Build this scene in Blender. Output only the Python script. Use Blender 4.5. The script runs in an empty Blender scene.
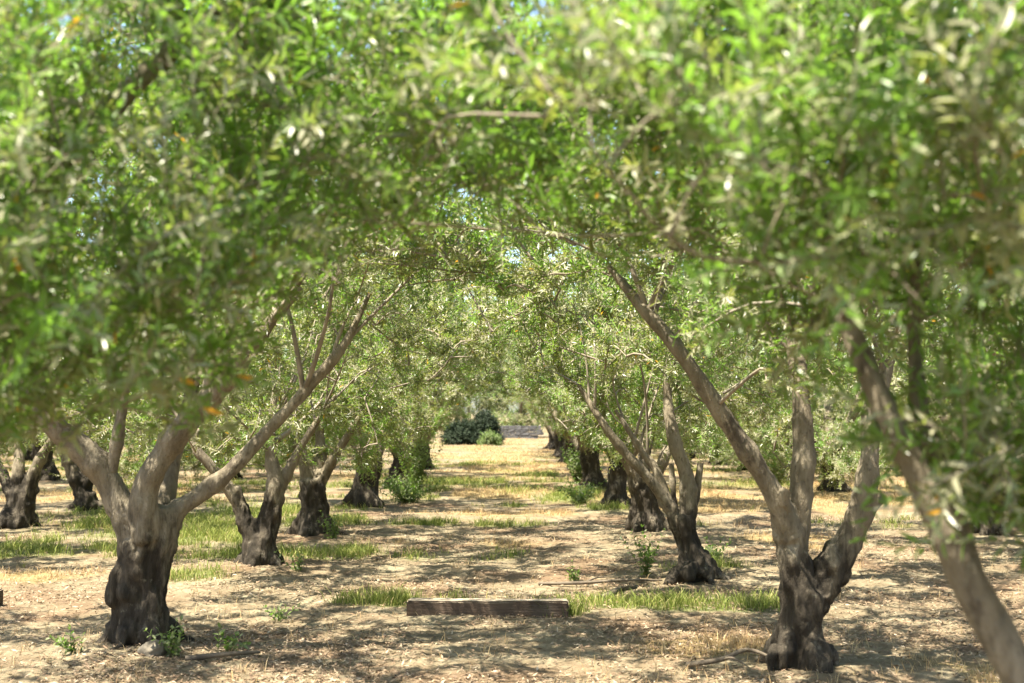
import bpy, math, random
import numpy as np
from mathutils import Vector

SC = bpy.context.scene
COL = SC.collection
R = math.radians
CAM_Z = 1.7

# ------------------------------------------------------------------ noise
def _hash(ix, iy, iz, seed):
    h = (ix.astype(np.int64) * 374761393 + iy.astype(np.int64) * 668265263 + iz.astype(np.int64) * 2147483647 + seed * 1274126177) & 0xFFFFFFFF
    h = ((h ^ (h >> 13)) * 1274126177) & 0xFFFFFFFF
    h = (h ^ (h >> 16)) & 0xFFFFFFFF
    return h.astype(np.float64) / 4294967295.0

def vnoise(p, seed=0):
    p = np.asarray(p, float)
    i = np.floor(p).astype(np.int64); f = p - i
    u = f * f * (3 - 2 * f)
    out = 0
    for dx in (0, 1):
        wx = u[..., 0] if dx else 1 - u[..., 0]
        for dy in (0, 1):
            wy = u[..., 1] if dy else 1 - u[..., 1]
            for dz in (0, 1):
                wz = u[..., 2] if dz else 1 - u[..., 2]
                out = out + wx * wy * wz * _hash(i[..., 0] + dx, i[..., 1] + dy, i[..., 2] + dz, seed)
    return out * 2 - 1

def fbm(p, seed=0, octs=3):
    p = np.asarray(p, float); a = 1.0; s = 0; t = 0
    for k in range(octs):
        s = s + a * vnoise(p * (2 ** k), seed + k * 17); t += a; a *= 0.5
    return s / t

def sstep(a, b, x):
    t = np.clip((np.asarray(x, float) - a) / (b - a), 0, 1)
    return t * t * (3 - 2 * t)

# ------------------------------------------------------------------ materials
class NT:
    def __init__(s, name):
        s.m = bpy.data.materials.new(name); s.m.use_nodes = True
        s.t = s.m.node_tree; s.t.nodes.clear()
        s.out = s.t.nodes.new('ShaderNodeOutputMaterial')
    def n(s, kind, **kw):
        nd = s.t.nodes.new(kind)
        for k, v in kw.items():
            if k.startswith('i_'):
                nd.inputs[k[2:].replace('_', ' ')].default_value = v
            else:
                setattr(nd, k, v)
        return nd
    def l(s, a, b): s.t.links.new(a, b)
    def noise(s, scale, detail=4, rough=0.6, vec=None, mapscale=None):
        nd = s.n('ShaderNodeTexNoise'); nd.inputs['Scale'].default_value = scale
        nd.inputs['Detail'].default_value = detail; nd.inputs['Roughness'].default_value = rough
        if vec is not None:
            if mapscale:
                mp = s.n('ShaderNodeMapping'); mp.inputs['Scale'].default_value = mapscale
                s.l(vec, mp.inputs['Vector']); vec = mp.outputs['Vector']
            s.l(vec, nd.inputs['Vector'])
        return nd.outputs['Fac']
    def ramp(s, fac, stops):
        nd = s.n('ShaderNodeValToRGB'); e = nd.color_ramp.elements
        while len(e) < len(stops): e.new(0.5)
        for k, (p, c) in enumerate(stops):
            e[k].position = p; e[k].color = (*c, 1) if len(c) == 3 else c
        s.l(fac, nd.inputs['Fac']); return nd.outputs['Color']
    def mix(s, fac, a, b, blend='MIX'):
        nd = s.n('ShaderNodeMix', data_type='RGBA', blend_type=blend)
        for sock, v in ((nd.inputs['Factor'], fac), (nd.inputs['A'], a), (nd.inputs['B'], b)):
            if isinstance(v, (int, float)): sock.default_value = v
            elif isinstance(v, tuple): sock.default_value = (*v, 1)
            else: s.l(v, sock)
        # colour sockets carry the same names; pick the colour ones explicitly
        return nd.outputs[2]
    def math(s, op, a, b=None, clamp=False):
        nd = s.n('ShaderNodeMath', operation=op); nd.use_clamp = clamp
        for k, v in enumerate((a, b)):
            if v is None: continue
            if isinstance(v, (int, float)): nd.inputs[k].default_value = v
            else: s.l(v, nd.inputs[k])
        return nd.outputs[0]
    def rng(s, v, a, b, c=0.0, d=1.0):
        nd = s.n('ShaderNodeMapRange'); nd.interpolation_type = 'SMOOTHSTEP'
        s.l(v, nd.inputs['Value'])
        for k, x in (('From Min', a), ('From Max', b), ('To Min', c), ('To Max', d)): nd.inputs[k].default_value = x
        return nd.outputs['Result']

def _mixfix():
    def mix(s, fac, a, b, blend='MIX'):
        nd = s.n('ShaderNodeMix'); nd.data_type = 'RGBA'; nd.blend_type = blend
        ins = [i for i in nd.inputs if i.enabled]
        f = [i for i in ins if i.name == 'Factor'][0]
        A = [i for i in ins if i.name == 'A'][0]; B = [i for i in ins if i.name == 'B'][0]
        for sock, v in ((f, fac), (A, a), (B, b)):
            if isinstance(v, (int, float)): sock.default_value = v
            elif isinstance(v, tuple): sock.default_value = (*v, 1)
            else: s.l(v, sock)
        return [o for o in nd.outputs if o.enabled][0]
    NT.mix = mix
_mixfix()

def mat_leaf(name, top_lo, top_hi, under, trans, tfac=0.48, rough=0.36, young=(0.17, 0.285, 0.055), dead=(0.45, 0.22, 0.03)):
    s = NT(name)
    at = s.n('ShaderNodeAttribute', attribute_name='tint').outputs['Fac']      # 0..1 leaf age, above 1.5 a yellowed leaf
    geo = s.n('ShaderNodeNewGeometry')
    c = s.mix(s.rng(at, 0.0, 0.75), top_lo, top_hi)
    c = s.mix(s.rng(at, 0.72, 0.95), c, young)
    c = s.mix(geo.outputs['Backfacing'], c, s.mix(s.rng(at, 0.7, 0.95), under, young))
    c = s.mix(s.rng(at, 1.4, 1.6), c, dead)
    tc = s.mix(s.rng(at, 0.1, 0.95), trans, (trans[0] * 0.74, trans[1] * 1.28, trans[2] * 0.7))
    tc = s.mix(s.rng(at, 1.4, 1.6), tc, (0.80, 0.45, 0.04))
    p = s.n('ShaderNodeBsdfPrincipled'); p.inputs['Roughness'].default_value = rough
    p.inputs['Specular IOR Level'].default_value = 0.6
    s.l(c, p.inputs['Base Color'])
    t = s.n('ShaderNodeBsdfTranslucent'); s.l(tc, t.inputs['Color'])
    mx = s.n('ShaderNodeMixShader'); mx.inputs['Fac'].default_value = tfac
    s.l(p.outputs[0], mx.inputs[1]); s.l(t.outputs[0], mx.inputs[2])
    s.l(mx.outputs[0], s.out.inputs['Surface'])
    return s.m

def mat_bark():
    s = NT('olive_bark')
    tc = s.n('ShaderNodeTexCoord').outputs['Object']
    sep = s.n('ShaderNodeSeparateXYZ'); s.l(tc, sep.inputs[0])
    big = s.noise(2.3, 3, 0.6, tc)
    fine = s.noise(9, 6, 0.7, tc, (1, 1, 0.28))
    grain = s.noise(45, 4, 0.7, tc, (1, 1, 0.35))
    vor = s.n('ShaderNodeTexVoronoi'); vor.feature = 'DISTANCE_TO_EDGE'; vor.inputs['Scale'].default_value = 26
    mp = s.n('ShaderNodeMapping'); mp.inputs['Scale'].default_value = (1, 1, 0.3); s.l(tc, mp.inputs[0]); s.l(mp.outputs[0], vor.inputs['Vector'])
    crack = s.rng(vor.outputs['Distance'], 0.0, 0.16)
    smooth = s.ramp(fine, [(0.25, (0.08, 0.064, 0.042)), (0.5, (0.19, 0.157, 0.106)), (0.75, (0.31, 0.265, 0.19))])
    smooth = s.mix(s.rng(grain, 0.55, 0.75), smooth, (0.075, 0.058, 0.038))
    rough = s.ramp(fine, [(0.3, (0.015, 0.012, 0.008)), (0.55, (0.044, 0.035, 0.024)), (0.78, (0.135, 0.108, 0.075))])
    blot = s.rng(s.noise(3.4, 5, 0.75, tc, (1, 1, 0.6)), 0.56, 0.66)
    smooth = s.mix(s.math('MULTIPLY', blot, 0.8), smooth, (0.055, 0.042, 0.03))
    pale = s.rng(s.noise(5.2, 5, 0.75, tc, (1, 1, 0.45)), 0.55, 0.68)
    rough = s.mix(s.math('MULTIPLY', pale, 0.6), rough, (0.21, 0.175, 0.125))
    # the old wood of the butt is dark and fissured; limbs above the fork are smooth and grey
    hz = s.math('ADD', sep.outputs['Z'], s.math('MULTIPLY', s.math('SUBTRACT', big, 0.5), 1.9))
    hz = s.math('ADD', hz, s.math('MULTIPLY', s.math('SUBTRACT', fine, 0.5), 1.3))
    k = s.rng(hz, 0.48, 1.05)
    col = s.mix(k, rough, smooth)
    lich = s.rng(s.noise(6.5, 5, 0.75, tc), 0.60, 0.70)
    col = s.mix(s.math('MULTIPLY', lich, 0.55), col, (0.26, 0.235, 0.17))
    p = s.n('ShaderNodeBsdfPrincipled'); p.inputs['Roughness'].default_value = 0.9; p.inputs['Specular IOR Level'].default_value = 0.25
    s.l(col, p.inputs['Base Color'])
    h = s.math('ADD', s.math('MULTIPLY', fine, 1.0), s.math('MULTIPLY', grain, 0.35))
    b = s.n('ShaderNodeBump'); b.inputs['Strength'].default_value = 0.9; b.inputs['Distance'].default_value = 0.04
    s.l(h, b.inputs['Height']); s.l(b.outputs[0], p.inputs['Normal'])
    s.l(p.outputs[0], s.out.inputs['Surface'])
    return s.m

def mat_twig():
    s = NT('olive_twig_bark')
    tc = s.n('ShaderNodeTexCoord').outputs['Object']
    c = s.ramp(s.noise(7, 4, 0.6, tc), [(0.3, (0.13, 0.105, 0.075)), (0.7, (0.30, 0.25, 0.18))])
    p = s.n('ShaderNodeBsdfPrincipled'); p.inputs['Roughness'].default_value = 0.8
    s.l(c, p.inputs['Base Color']); s.l(p.outputs[0], s.out.inputs['Surface'])
    return s.m

def mat_ground():
    s = NT('dry_orchard_soil')
    pos = s.n('ShaderNodeNewGeometry').outputs['Position']
    g = s.n('ShaderNodeAttribute', attribute_name='grass').outputs['Fac']
    d = s.n('ShaderNodeAttribute', attribute_name='dry').outputs['Fac']
    n1 = s.noise(0.55, 5, 0.6, pos); n2 = s.noise(6, 5, 0.7, pos); n3 = s.noise(45, 5, 0.75, pos); n4 = s.noise(1.7, 4, 0.6, pos)
    c = s.ramp(n2, [(0.28, (0.087, 0.065, 0.037)), (0.5, (0.167, 0.131, 0.080)), (0.74, (0.253, 0.213, 0.139))])
    c = s.mix(s.rng(n1, 0.46, 0.62, 0, 0.75), c, (0.134, 0.082, 0.047))
    c = s.mix(s.rng(n4, 0.5, 0.66, 0, 0.65), c, (0.253, 0.213, 0.135))
    c = s.mix(s.rng(n3, 0.56, 0.7, 0, 0.7), c, (0.067, 0.048, 0.028))
    c = s.mix(s.rng(n3, 0.30, 0.42, 0.55, 0), c, (0.307, 0.267, 0.181))
    dr = s.ramp(n2, [(0.3, (0.159, 0.108, 0.046)), (0.6, (0.266, 0.198, 0.085)), (0.8, (0.320, 0.267, 0.139))])
    c = s.mix(s.math('MULTIPLY', d, 0.8), c, dr)
    gr = s.ramp(n2, [(0.3, (0.056, 0.076, 0.020)), (0.6, (0.120, 0.152, 0.036)), (0.8, (0.186, 0.200, 0.072))])
    c = s.mix(s.math('MULTIPLY', g, 0.75), c, gr)
    p = s.n('ShaderNodeBsdfPrincipled'); p.inputs['Roughness'].default_value = 0.95; p.inputs['Specular IOR Level'].default_value = 0.15
    s.l(c, p.inputs['Base Color'])
    b = s.n('ShaderNodeBump'); b.inputs['Strength'].default_value = 0.8; b.inputs['Distance'].default_value = 0.025
    s.l(s.math('ADD', n2, s.math('MULTIPLY', n3, 0.7)), b.inputs['Height']); s.l(b.outputs[0], p.inputs['Normal'])
    s.l(p.outputs[0], s.out.inputs['Surface'])
    return s.m

def mat_attr(name, stops, rough=0.8, trans=0.0):
    s = NT(name)
    at = s.n('ShaderNodeAttribute', attribute_name='tint').outputs['Fac']
    c = s.ramp(at, stops)
    p = s.n('ShaderNodeBsdfPrincipled'); p.inputs['Roughness'].default_value = rough; p.inputs['Specular IOR Level'].default_value = 0.3
    s.l(c, p.inputs['Base Color'])
    if trans:
        t = s.n('ShaderNodeBsdfTranslucent'); s.l(c, t.inputs['Color'])
        mx = s.n('ShaderNodeMixShader'); mx.inputs['Fac'].default_value = trans
        s.l(p.outputs[0], mx.inputs[1]); s.l(t.outputs[0], mx.inputs[2]); s.l(mx.outputs[0], s.out.inputs['Surface'])
    else:
        s.l(p.outputs[0], s.out.inputs['Surface'])
    return s.m

def mat_timber():
    s = NT('weathered_timber')
    tc = s.n('ShaderNodeTexCoord').outputs['Object']
    g = s.noise(14, 6, 0.7, tc, (0.12, 1, 1)); g2 = s.noise(60, 4, 0.7, tc, (0.08, 1, 1)); b_ = s.noise(3, 4, 0.6, tc)
    c = s.ramp(g, [(0.28, (0.035, 0.022, 0.014)), (0.5, (0.075, 0.047, 0.029)), (0.75, (0.14, 0.095, 0.062))])
    c = s.mix(s.rng(g2, 0.55, 0.7), c, (0.05, 0.034, 0.022))
    c = s.mix(s.rng(b_, 0.55, 0.75, 0, 0.4), c, (0.16, 0.125, 0.09))
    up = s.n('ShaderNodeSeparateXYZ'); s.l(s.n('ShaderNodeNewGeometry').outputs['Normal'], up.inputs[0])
    c = s.mix(s.math('MULTIPLY', s.rng(up.outputs['Z'], 0.6, 0.95), s.rng(g, 0.3, 0.6, 0.55, 0.95)), c, (0.33, 0.265, 0.185))      # sunlit look painted into the colour of upward faces, varied by the grain
    p = s.n('ShaderNodeBsdfPrincipled'); p.inputs['Roughness'].default_value = 0.85
    s.l(c, p.inputs['Base Color'])
    b = s.n('ShaderNodeBump'); b.inputs['Strength'].default_value = 0.9; b.inputs['Distance'].default_value = 0.01
    s.l(s.math('ADD', g, g2), b.inputs['Height']); s.l(b.outputs[0], p.inputs['Normal'])
    s.l(p.outputs[0], s.out.inputs['Surface'])
    return s.m

def mat_stone(name, a, b_):
    s = NT(name)
    tc = s.n('ShaderNodeTexCoord').outputs['Object']
    n = s.noise(5, 6, 0.7, tc)
    c = s.ramp(n, [(0.3, a), (0.7, b_)])
    p = s.n('ShaderNodeBsdfPrincipled'); p.inputs['Roughness'].default_value = 0.9
    s.l(c, p.inputs['Base Color'])
    b = s.n('ShaderNodeBump'); b.inputs['Strength'].default_value = 0.6; b.inputs['Distance'].default_value = 0.03
    s.l(n, b.inputs['Height']); s.l(b.outputs[0], p.inputs['Normal'])
    s.l(p.outputs[0], s.out.inputs['Surface'])
    return s.m

M_LEAF = mat_leaf('olive_leaf', (0.100, 0.104, 0.040), (0.092, 0.142, 0.030), (0.42, 0.40, 0.26), (0.31, 0.34, 0.06), dead=(0.66, 0.36, 0.04))
M_BARK = mat_bark()
M_TWIG = mat_twig()
M_GROUND = mat_ground()
M_GRASS = mat_attr('green_grass', [(0.0, (0.08, 0.11, 0.02)), (0.45, (0.20, 0.25, 0.045)), (0.75, (0.34, 0.36, 0.09)), (1.0, (0.50, 0.40, 0.19))], 0.6, 0.35)
M_DRY = mat_attr('dry_grass', [(0.0, (0.30, 0.18, 0.09)), (0.5, (0.50, 0.35, 0.17)), (1.0, (0.66, 0.52, 0.30))], 0.7, 0.3)
M_LITTER = mat_attr('dead_leaf_litter', [(0.0, (0.085, 0.052, 0.03)), (0.4, (0.22, 0.145, 0.085)), (0.75, (0.34, 0.26, 0.17)), (1.0, (0.46, 0.38, 0.28))], 0.7)
M_WEED = mat_leaf('weed_leaf', (0.06, 0.075, 0.022), (0.12, 0.145, 0.042), (0.15, 0.17, 0.075), (0.22, 0.27, 0.05), 0.4, 0.55, young=(0.20, 0.22, 0.075))
M_BUSH = mat_leaf('evergreen_leaf', (0.012, 0.024, 0.007), (0.024, 0.042, 0.012), (0.02, 0.034, 0.012), (0.03, 0.05, 0.015), 0.15, 0.9, young=(0.025, 0.05, 0.018))
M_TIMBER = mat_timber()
M_STONE = mat_stone('pale_field_stone', (0.075, 0.062, 0.043), (0.19, 0.16, 0.115))
M_WALL = mat_stone('grey_dry_stone', (0.055, 0.053, 0.052), (0.13, 0.125, 0.12))
M_STICK = mat_stone('dead_branch_wood', (0.05, 0.036, 0.024), (0.17, 0.135, 0.09))

# ------------------------------------------------------------------ mesh helpers
def mesh_quads(name, V, Q, mat, tint=None, smooth=False):
    me = bpy.data.meshes.new(name)
    V = np.ascontiguousarray(V, np.float32); Q = np.ascontiguousarray(Q, np.int32)
    me.vertices.add(len(V)); me.vertices.foreach_set('co', V.ravel())
    me.loops.add(Q.size); me.loops.foreach_set('vertex_index', Q.ravel())
    me.polygons.add(len(Q))
    me.polygons.foreach_set('loop_start', np.arange(0, Q.size, 4, dtype=np.int32))
    me.polygons.foreach_set('use_smooth', np.full(len(Q), smooth, dtype=bool))
    if tint is not None:
        a = me.attributes.new('tint', 'FLOAT', 'POINT')
        a.data.foreach_set('value', np.ascontiguousarray(tint, np.float32))
    me.materials.append(mat)
    me.update(calc_edges=True)
    return me

def link(name, me, parent=None, loc=None):
    o = bpy.data.objects.new(name, me); COL.objects.link(o)
    if parent is not None: o.parent = parent
    if loc is not None: o.location = loc
    return o

def tag(o, label=None, cat=None, group=None, kind=None):
    if label: o['label'] = label
    if cat: o['category'] = cat
    if group: o['group'] = group
    if kind: o['kind'] = kind
    return o

def spline(P, rad, step=0.05):
    """Catmull-Rom through the points, resampled about every step metres."""
    P = np.asarray(P, float); rad = np.asarray(rad, float)
    E = np.vstack([2 * P[0] - P[1], P, 2 * P[-1] - P[-2]]); out = []; ro = []
    for k in range(len(P) - 1):
        p0, p1, p2, p3 = E[k:k + 4]
        n = max(2, int(np.linalg.norm(p2 - p1) / step))
        for t in np.arange(n) / n:
            out.append(0.5 * (2 * p1 + (p2 - p0) * t + (2 * p0 - 5 * p1 + 4 * p2 - p3) * t * t + (3 * p1 - p0 - 3 * p2 + p3) * t ** 3))
            ro.append(rad[k] * (1 - t) + rad[k + 1] * t)
    out.append(P[-1]); ro.append(rad[-1])
    return np.array(out), np.array(ro)

def frames(P):
    T = np.gradient(P, axis=0); T /= np.linalg.norm(T, axis=1, keepdims=True) + 1e-9
    ref = np.array([1.0, 0, 0]) if abs(T[0, 0]) < 0.8 else np.array([0, 1.0, 0])
    U = np.zeros_like(P); u = ref
    for k in range(len(P)):
        u = u - T[k] * np.dot(u, T[k]); u /= np.linalg.norm(u) + 1e-9; U[k] = u
    return T, U, np.cross(T, U)

def tube(P, rad, sides=10, bump=0.0, seed=0, cap=True):
    T, U, W = frames(P); a = np.arange(sides) * 2 * math.pi / sides
    ring = U[:, None, :] * np.cos(a)[None, :, None] + W[:, None, :] * np.sin(a)[None, :, None]
    V = P[:, None, :] + ring * rad[:, None, None]
    if bump:
        nz = fbm(V.reshape(-1, 3) * 7, seed, 3).reshape(V.shape[:2])
        V = P[:, None, :] + ring * (rad[:, None] * (1 + bump * nz))[..., None]
    n = len(P); i = np.arange(n - 1)[:, None] * sides; j = np.arange(sides)[None, :]; j2 = (j + 1) % sides
    Q = np.stack([i + j, i + j2, i + sides + j2, i + sides + j], -1).reshape(-1, 4)
    V = V.reshape(-1, 3)
    return V, Q

def join(parts):
    vs, qs, o = [], [], 0
    for V, Q in parts:
        vs.append(V); qs.append(Q + o); o += len(V)
    return np.vstack(vs), np.vstack(qs)

def closed_pydata(P, rad, sides=12):
    V, Q = tube(P, rad, sides)
    n = len(V); V = np.vstack([V, P[0] - (P[1] - P[0]) * 0.3, P[-1] + (P[-1] - P[-2]) * 0.3])
    F = [tuple(q) for q in Q.tolist()]
    for k in range(sides):
        F.append((n, (k + 1) % sides, k)); b = n - sides
        F.append((n + 1, b + k, b + (k + 1) % sides))
    return V.tolist(), F

def remeshed(name, chains, voxel, mat, seed, rough=0.03):
    vs, fs = [], []
    for P, rad in chains:
        V, F = closed_pydata(P, rad); o = len(vs); vs += V; fs += [tuple(i + o for i in f) for f in F]
    me = bpy.data.meshes.new('tmp'); me.from_pydata(vs, [], fs); me.update()
    ob = bpy.data.objects.new('tmp', me); COL.objects.link(ob)
    md = ob.modifiers.new('r', 'REMESH'); md.mode = 'VOXEL'; md.voxel_size = voxel
    sm = ob.modifiers.new('s', 'SMOOTH'); sm.iterations = 3; sm.factor = 0.5
    dg = bpy.context.evaluated_depsgraph_get(); dg.update()
    res = bpy.data.meshes.new_from_object(ob.evaluated_get(dg)); res.name = name
    bpy.data.objects.remove(ob); bpy.data.meshes.remove(me)
    import bmesh
    bm = bmesh.new(); bm.from_mesh(res); bm.verts.ensure_lookup_table(); seen = bytearray(len(bm.verts)); best = []
    for v0 in bm.verts:                                                      # keep the one connected piece
        if seen[v0.index]: continue
        seen[v0.index] = 1; st = [v0]; isl = [v0]
        while st:
            for e in st.pop().link_edges:
                for v1 in e.verts:
                    if not seen[v1.index]: seen[v1.index] = 1; st.append(v1); isl.append(v1)
        if len(isl) > len(best): best = isl
    if len(best) < len(bm.verts):
        kp = set(best); bmesh.ops.delete(bm, geom=[v for v in bm.verts if v not in kp], context='VERTS'); bm.to_mesh(res)
    bm.free()
    n = len(res.vertices); co = np.empty(n * 3, np.float32); no = np.empty(n * 3, np.float32)
    res.vertices.foreach_get('co', co); res.vertices.foreach_get('normal', no)
    co = co.reshape(-1, 3).astype(float); no = no.reshape(-1, 3)
    low = 1 - sstep(0.7, 1.3, co[:, 2])
    ridg = np.abs(fbm(co * np.array([11, 11, 2.4]), seed + 5, 3))
    lump = fbm(co * np.array([4.5, 4.5, 3.2]), seed, 3)
    fin = fbm(co * np.array([17, 17, 8]), seed + 9, 2) * 0.016 * low
    co += no * (fin + (lump * 0.065 * (0.25 + 0.75 * low)) + (0.018 - ridg * 0.12) * (0.15 + 0.85 * low) * rough / 0.03 * 0.8)[:, None]
    res.vertices.foreach_set('co', co.astype(np.float32).ravel())
    res.polygons.foreach_set('use_smooth', np.ones(len(res.polygons), dtype=bool))
    res.materials.clear(); res.materials.append(mat); res.update()
    return res

# ------------------------------------------------------------------ foliage
def leaves_on(rng, base, axis, length, npairs, tint, lsize, wsize, curve_up, keep=None, droop=0.0):
    """Opposite leaf pairs along many curved twigs. Returns leaf mesh arrays and the twig polylines."""
    T = len(base)
    t = (np.arange(npairs) + 0.6) / npairs
    up = np.array([0, 0, 1.0])
    bend = up[None, :] * curve_up[:, None]
    def pos(tt): return base[:, None, :] + axis[:, None, :] * (length[:, None] * tt[None, :])[..., None] + bend[:, None, :] * ((length[:, None] * tt[None, :] ** 2))[..., None]
    C = pos(t)
    D = axis[:, None, :] + 2 * bend[:, None, :] * t[None, :, None]
    D /= np.linalg.norm(D, axis=2, keepdims=True)
    r0 = rng.normal(size=(T, 1, 3)); S = np.cross(np.broadcast_to(D, C.shape), np.broadcast_to(r0, C.shape)); S /= np.linalg.norm(S, axis=2, keepdims=True) + 1e-9
    S2 = np.cross(D, S)
    alt = (np.arange(npairs) % 2).astype(float)[None, :, None]
    S = S * (1 - alt) + S2 * alt
    S = np.stack([S, -S], 2); Dd = np.stack([D, D], 2); Cc = np.stack([C, C], 2)      # T,P,2,3
    shp = S.shape[:3]
    ang = rng.normal(R(48), R(14), shp)[..., None]
    L = Dd * np.cos(ang) + S * np.sin(ang) + rng.normal(0, 0.17, shp + (3,))
    L[..., 2] -= droop
    L /= np.linalg.norm(L, axis=-1, keepdims=True)
    N = Dd - L * np.sum(Dd * L, -1, keepdims=True) + rng.normal(0, 0.35, shp + (3,)) + up * 0.45
    N -= L * np.sum(N * L, -1, keepdims=True); N /= np.linalg.norm(N, axis=-1, keepdims=True) + 1e-9
    W = np.cross(N, L)
    taper = (0.72 + 0.4 * np.sin(np.pi * np.clip(t * 0.85 + 0.1, 0, 1)))[None, :, None]
    ln = (lsize * taper * rng.uniform(0.75, 1.2, shp))[..., None]; wd = (wsize * taper * rng.uniform(0.8, 1.2, shp))[..., None]
    ti = np.clip(tint[:, None, None] + rng.normal(0, 0.12, shp) + 0.12 * t[None, :, None], 0, 1)
    ti = np.where(rng.random(shp) < 0.0022, 2.0, ti)
    ok = rng.random(shp) < 0.93
    if keep is not None: ok &= keep((Cc + L * ln * 0.7).reshape(-1, 3)).reshape(shp)
    sel = ok.ravel()
    def f(a): return a.reshape(-1, a.shape[-1])[sel]
    Cc, L, N, W, ln, wd, ti = f(Cc), f(L), f(N), f(W), f(ln), f(wd), ti.ravel()[sel]
    sag = -0.10 * ln
    p0 = Cc; p5 = Cc + L * ln + N * sag * 1.3
    ra = Cc + L * ln * 0.33 + W * wd * 0.46 + N * wd * 0.12; rb = Cc + L * ln * 0.70 + W * wd * 0.40 + N * (wd * 0.12 + sag * 0.5)
    la = Cc + L * ln * 0.33 - W * wd * 0.46 + N * wd * 0.12; lb = Cc + L * ln * 0.70 - W * wd * 0.40 + N * (wd * 0.12 + sag * 0.5)
    V = np.stack([p0, ra, rb, p5, lb, la], 1).reshape(-1, 3)
    n = len(p0); b = (np.arange(n) * 6)[:, None]
    Q = np.concatenate([b + np.array([[0, 1, 2, 3]]), b + np.array([[0, 3, 4, 5]])], 1).reshape(-1, 4)
    return V, Q, np.repeat(ti, 6), pos(np.linspace(0, 0.95, 4))

def thin_tubes(L, r0, r1):
    """3-sided tubes for an array of polylines (T, K, 3)."""
    T, K, _ = L.shape
    D = np.gradient(L, axis=1); D /= np.linalg.norm(D, axis=2, keepdims=True) + 1e-9
    ref = np.array([0.31, 0.77, 0.55]); U = np.cross(D, ref); U /= np.linalg.norm(U, axis=2, keepdims=True) + 1e-9; W = np.cross(D, U)
    rad = np.linspace(r0, r1, K)[None, :, None, None]
    a = np.arange(3) * 2 * math.pi / 3
    V = L[:, :, None, :] + rad * (U[:, :, None, :] * np.cos(a)[None, None, :, None] + W[:, :, None, :] * np.sin(a)[None, None, :, None])
    b = (np.arange(T) * K * 3)[:, None, None]; k = (np.arange(K - 1) * 3)[None, :, None]; j = np.arange(3)[None, None, :]; j2 = (j + 1) % 3
    Q = np.stack([b + k + j, b + k + j2, b + k + 3 + j2, b + k + 3 + j], -1).reshape(-1, 4)
    return V.reshape(-1, 3), Q

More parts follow.
